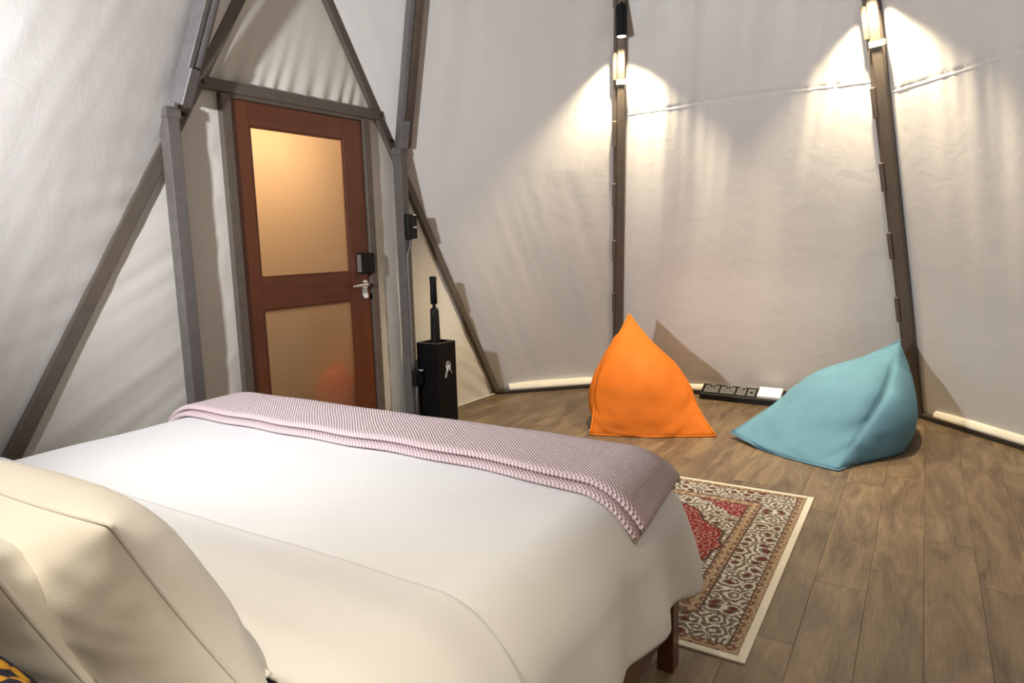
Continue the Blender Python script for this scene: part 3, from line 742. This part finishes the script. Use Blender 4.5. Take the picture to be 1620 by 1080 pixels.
beanbag('bean_bag', [(-1.745, 3.78, .01), (-1.045, 4.08, .01), (-1.80, 4.86, .01), (-1.78, 4.53, .685)], (-1.58, 4.22, .20), .115, {0: .045, (1, 3): .012, (1, 2): .015, (0, 3): .060, (0, 1): .03}, M['bagO'], M['bagOs'],
        'orange pyramid-shaped fabric bean bag sitting on the floor', 2)
beanbag('bean_bag', [(-.95, 4.10, .035), (-.325, 3.735, .008), (-.02, 4.62, .01), (-.098, 4.74, .555)], (-.32, 4.30, .17), .10, {0: .045, (1, 3): .085, (2, 3): .035, (1, 2): .06}, M['bagB'], M['bagBs'],
        'pale blue pyramid-shaped fabric bean bag leaning near the wall', 8, edges=((0, 1), (0, 3), (1, 2)))

# ------------------------------------------------------------------ power strip by the wall
ux_ = (V3 - V2).normalized(); un = Vector((ux_.y, -ux_.x, 0))
if un.dot(APEX - V2) < 0: un = -un
PS = V2 + ux_ * .765 + un * .07; PLEN = .66
def pst(x, y, z): return PS + ux_ * x + un * y + ZZ * z
ps = empty('power_strip', PS, 'long black socket strip lying on the floor between the bean bags', 'power strip')
MB().prism([pst(0, 0, 0), pst(0, .115, 0), pst(0, .115, .040), pst(0, .108, .046), pst(0, .010, .098), pst(0, 0, .098)], ux_ * PLEN).build('housing', M['black'], ps, False, .003)
fz = Vector((0, 0, 0)) + un * -.098 + ZZ * .052; fz.normalize(); fnn = ux_.cross(fz); fnn = fnn if fnn.z > 0 else -fnn
fc = lambda x, k, o=0.0: pst(x, .059, .072) + fz * k + fnn * o
FAX = (ux_, fz, fnn)
def module(x0, x1, sockets, mat='grey_pl', name='socket_module'):
    md = MB().box(fc((x0 + x1) / 2, 0, .001), ((x1 - x0) / 2 - .004, .040, .003), FAX).build(name, M[mat], ps, False, .002)
    for sx in sockets:
        for dx, dk in ((0, .010), (-.010, -.009), (.010, -.009)):
            q = MB().box(fc(x0 + sx + dx, dk, .0042), (.0024, .0038, .0006), FAX).build('pin_hole', M['black'], None)
            q.parent = md; q.matrix_parent_inverse = Matrix.Identity(4)
    return md
def child(md, mb, name, mat):
    q = mb.build(name, M[mat], None); q.parent = md; q.matrix_parent_inverse = Matrix.Identity(4); return q
for x0, x1, sk in ((.02, .135, (.03, .085)), (.14, .255, (.03, .085)), (.262, .335, (.036,)), (.34, .405, ())):
    md = module(x0, x1, sk)
    xm = (x0 + x1) / 2
    if sk:
        for dx in ((-.010, .010) if len(sk) == 2 else (.012,)): child(md, MB().box(fc(xm + dx, .027, .0045), (.006, .008, .0025), FAX), 'rocker_switch', 'black')
        MB().box(fc(xm, .047, .0015), (.020, .0035, .002), FAX).build('label_strip', M['silver'], ps)
    else: child(md, MB().box(fc(xm, -.004, .0045), (.010, .009, .0015), FAX), 'data_port', 'black')
o = MB().box(fc(.505, .0, .012), (.082, .054, .014), FAX).build('white_cover', M['white_pl'], ps, False, .006, 3); o['label'] = 'blank white cover plate'
MB().box(pst(PLEN + .006, .055, .045), (.008, .05, .04), (ux_, un, ZZ)).build('end_cap', M['black'], ps, False, .004)

# ------------------------------------------------------------------ spotlights on the poles
def spotlight(f, zb, label, watts=60, upw=26, col=WARM):
    t, inn, lat = pole_axes(f, zb); c = f(zb) + inn * .093; L = .215
    e = empty('spotlight', c, label, 'spotlight', None)
    dn = -ZZ
    bm_ = MB().tube([c, c + ZZ * L], .036, 28); bm_.build('body', M['black'], e, True).modifiers.new('es', 'EDGE_SPLIT')
    MB().box(c + ZZ * L * .5 - inn * .038, (.015, .0022, .03), (lat, inn, ZZ)).build('bracket', M['black'], e, False, .003)
    MB().tube([c - ZZ * .0012, c - ZZ * .0002], .029, 24).build('lens', M['bulb'], e)
    MB().tube([c + ZZ * (L + .0002), c + ZZ * (L + .0012)], .029, 24).build('lens', M['bulb'], e)
    s1 = spot('pole_spot_down', c - ZZ * .006, c - ZZ * 1.0 - inn * .02, watts, col, 102, .6, .02)
    s2 = spot('pole_spot_up', c + ZZ * (L + .006), c + ZZ * 2, upw, col, 110, .6, .025)
    return e
spotlight(pole2, 2.52, 'black cylinder spotlight on the pole behind the orange bean bag', 235)
spotlight(pole3, 2.52, 'black cylinder spotlight on the pole behind the blue bean bag', 250)
for f, lab, wt in ((pole4, 'added fill spotlight on the right wall pole, out of view', 28), (pole5, 'added fill spotlight on the right rear pole, out of view', 40),
               (pole6, 'added fill spotlight on the rear corner pole beside the bed, out of view', 175), (pole7, 'added fill spotlight on the pole behind the bed head, out of view', 125)):
    spotlight(f, 2.52, lab, wt, 26, (1.0, .87, .66))  # unseen lamps added on these poles as fill for the tent and foreground
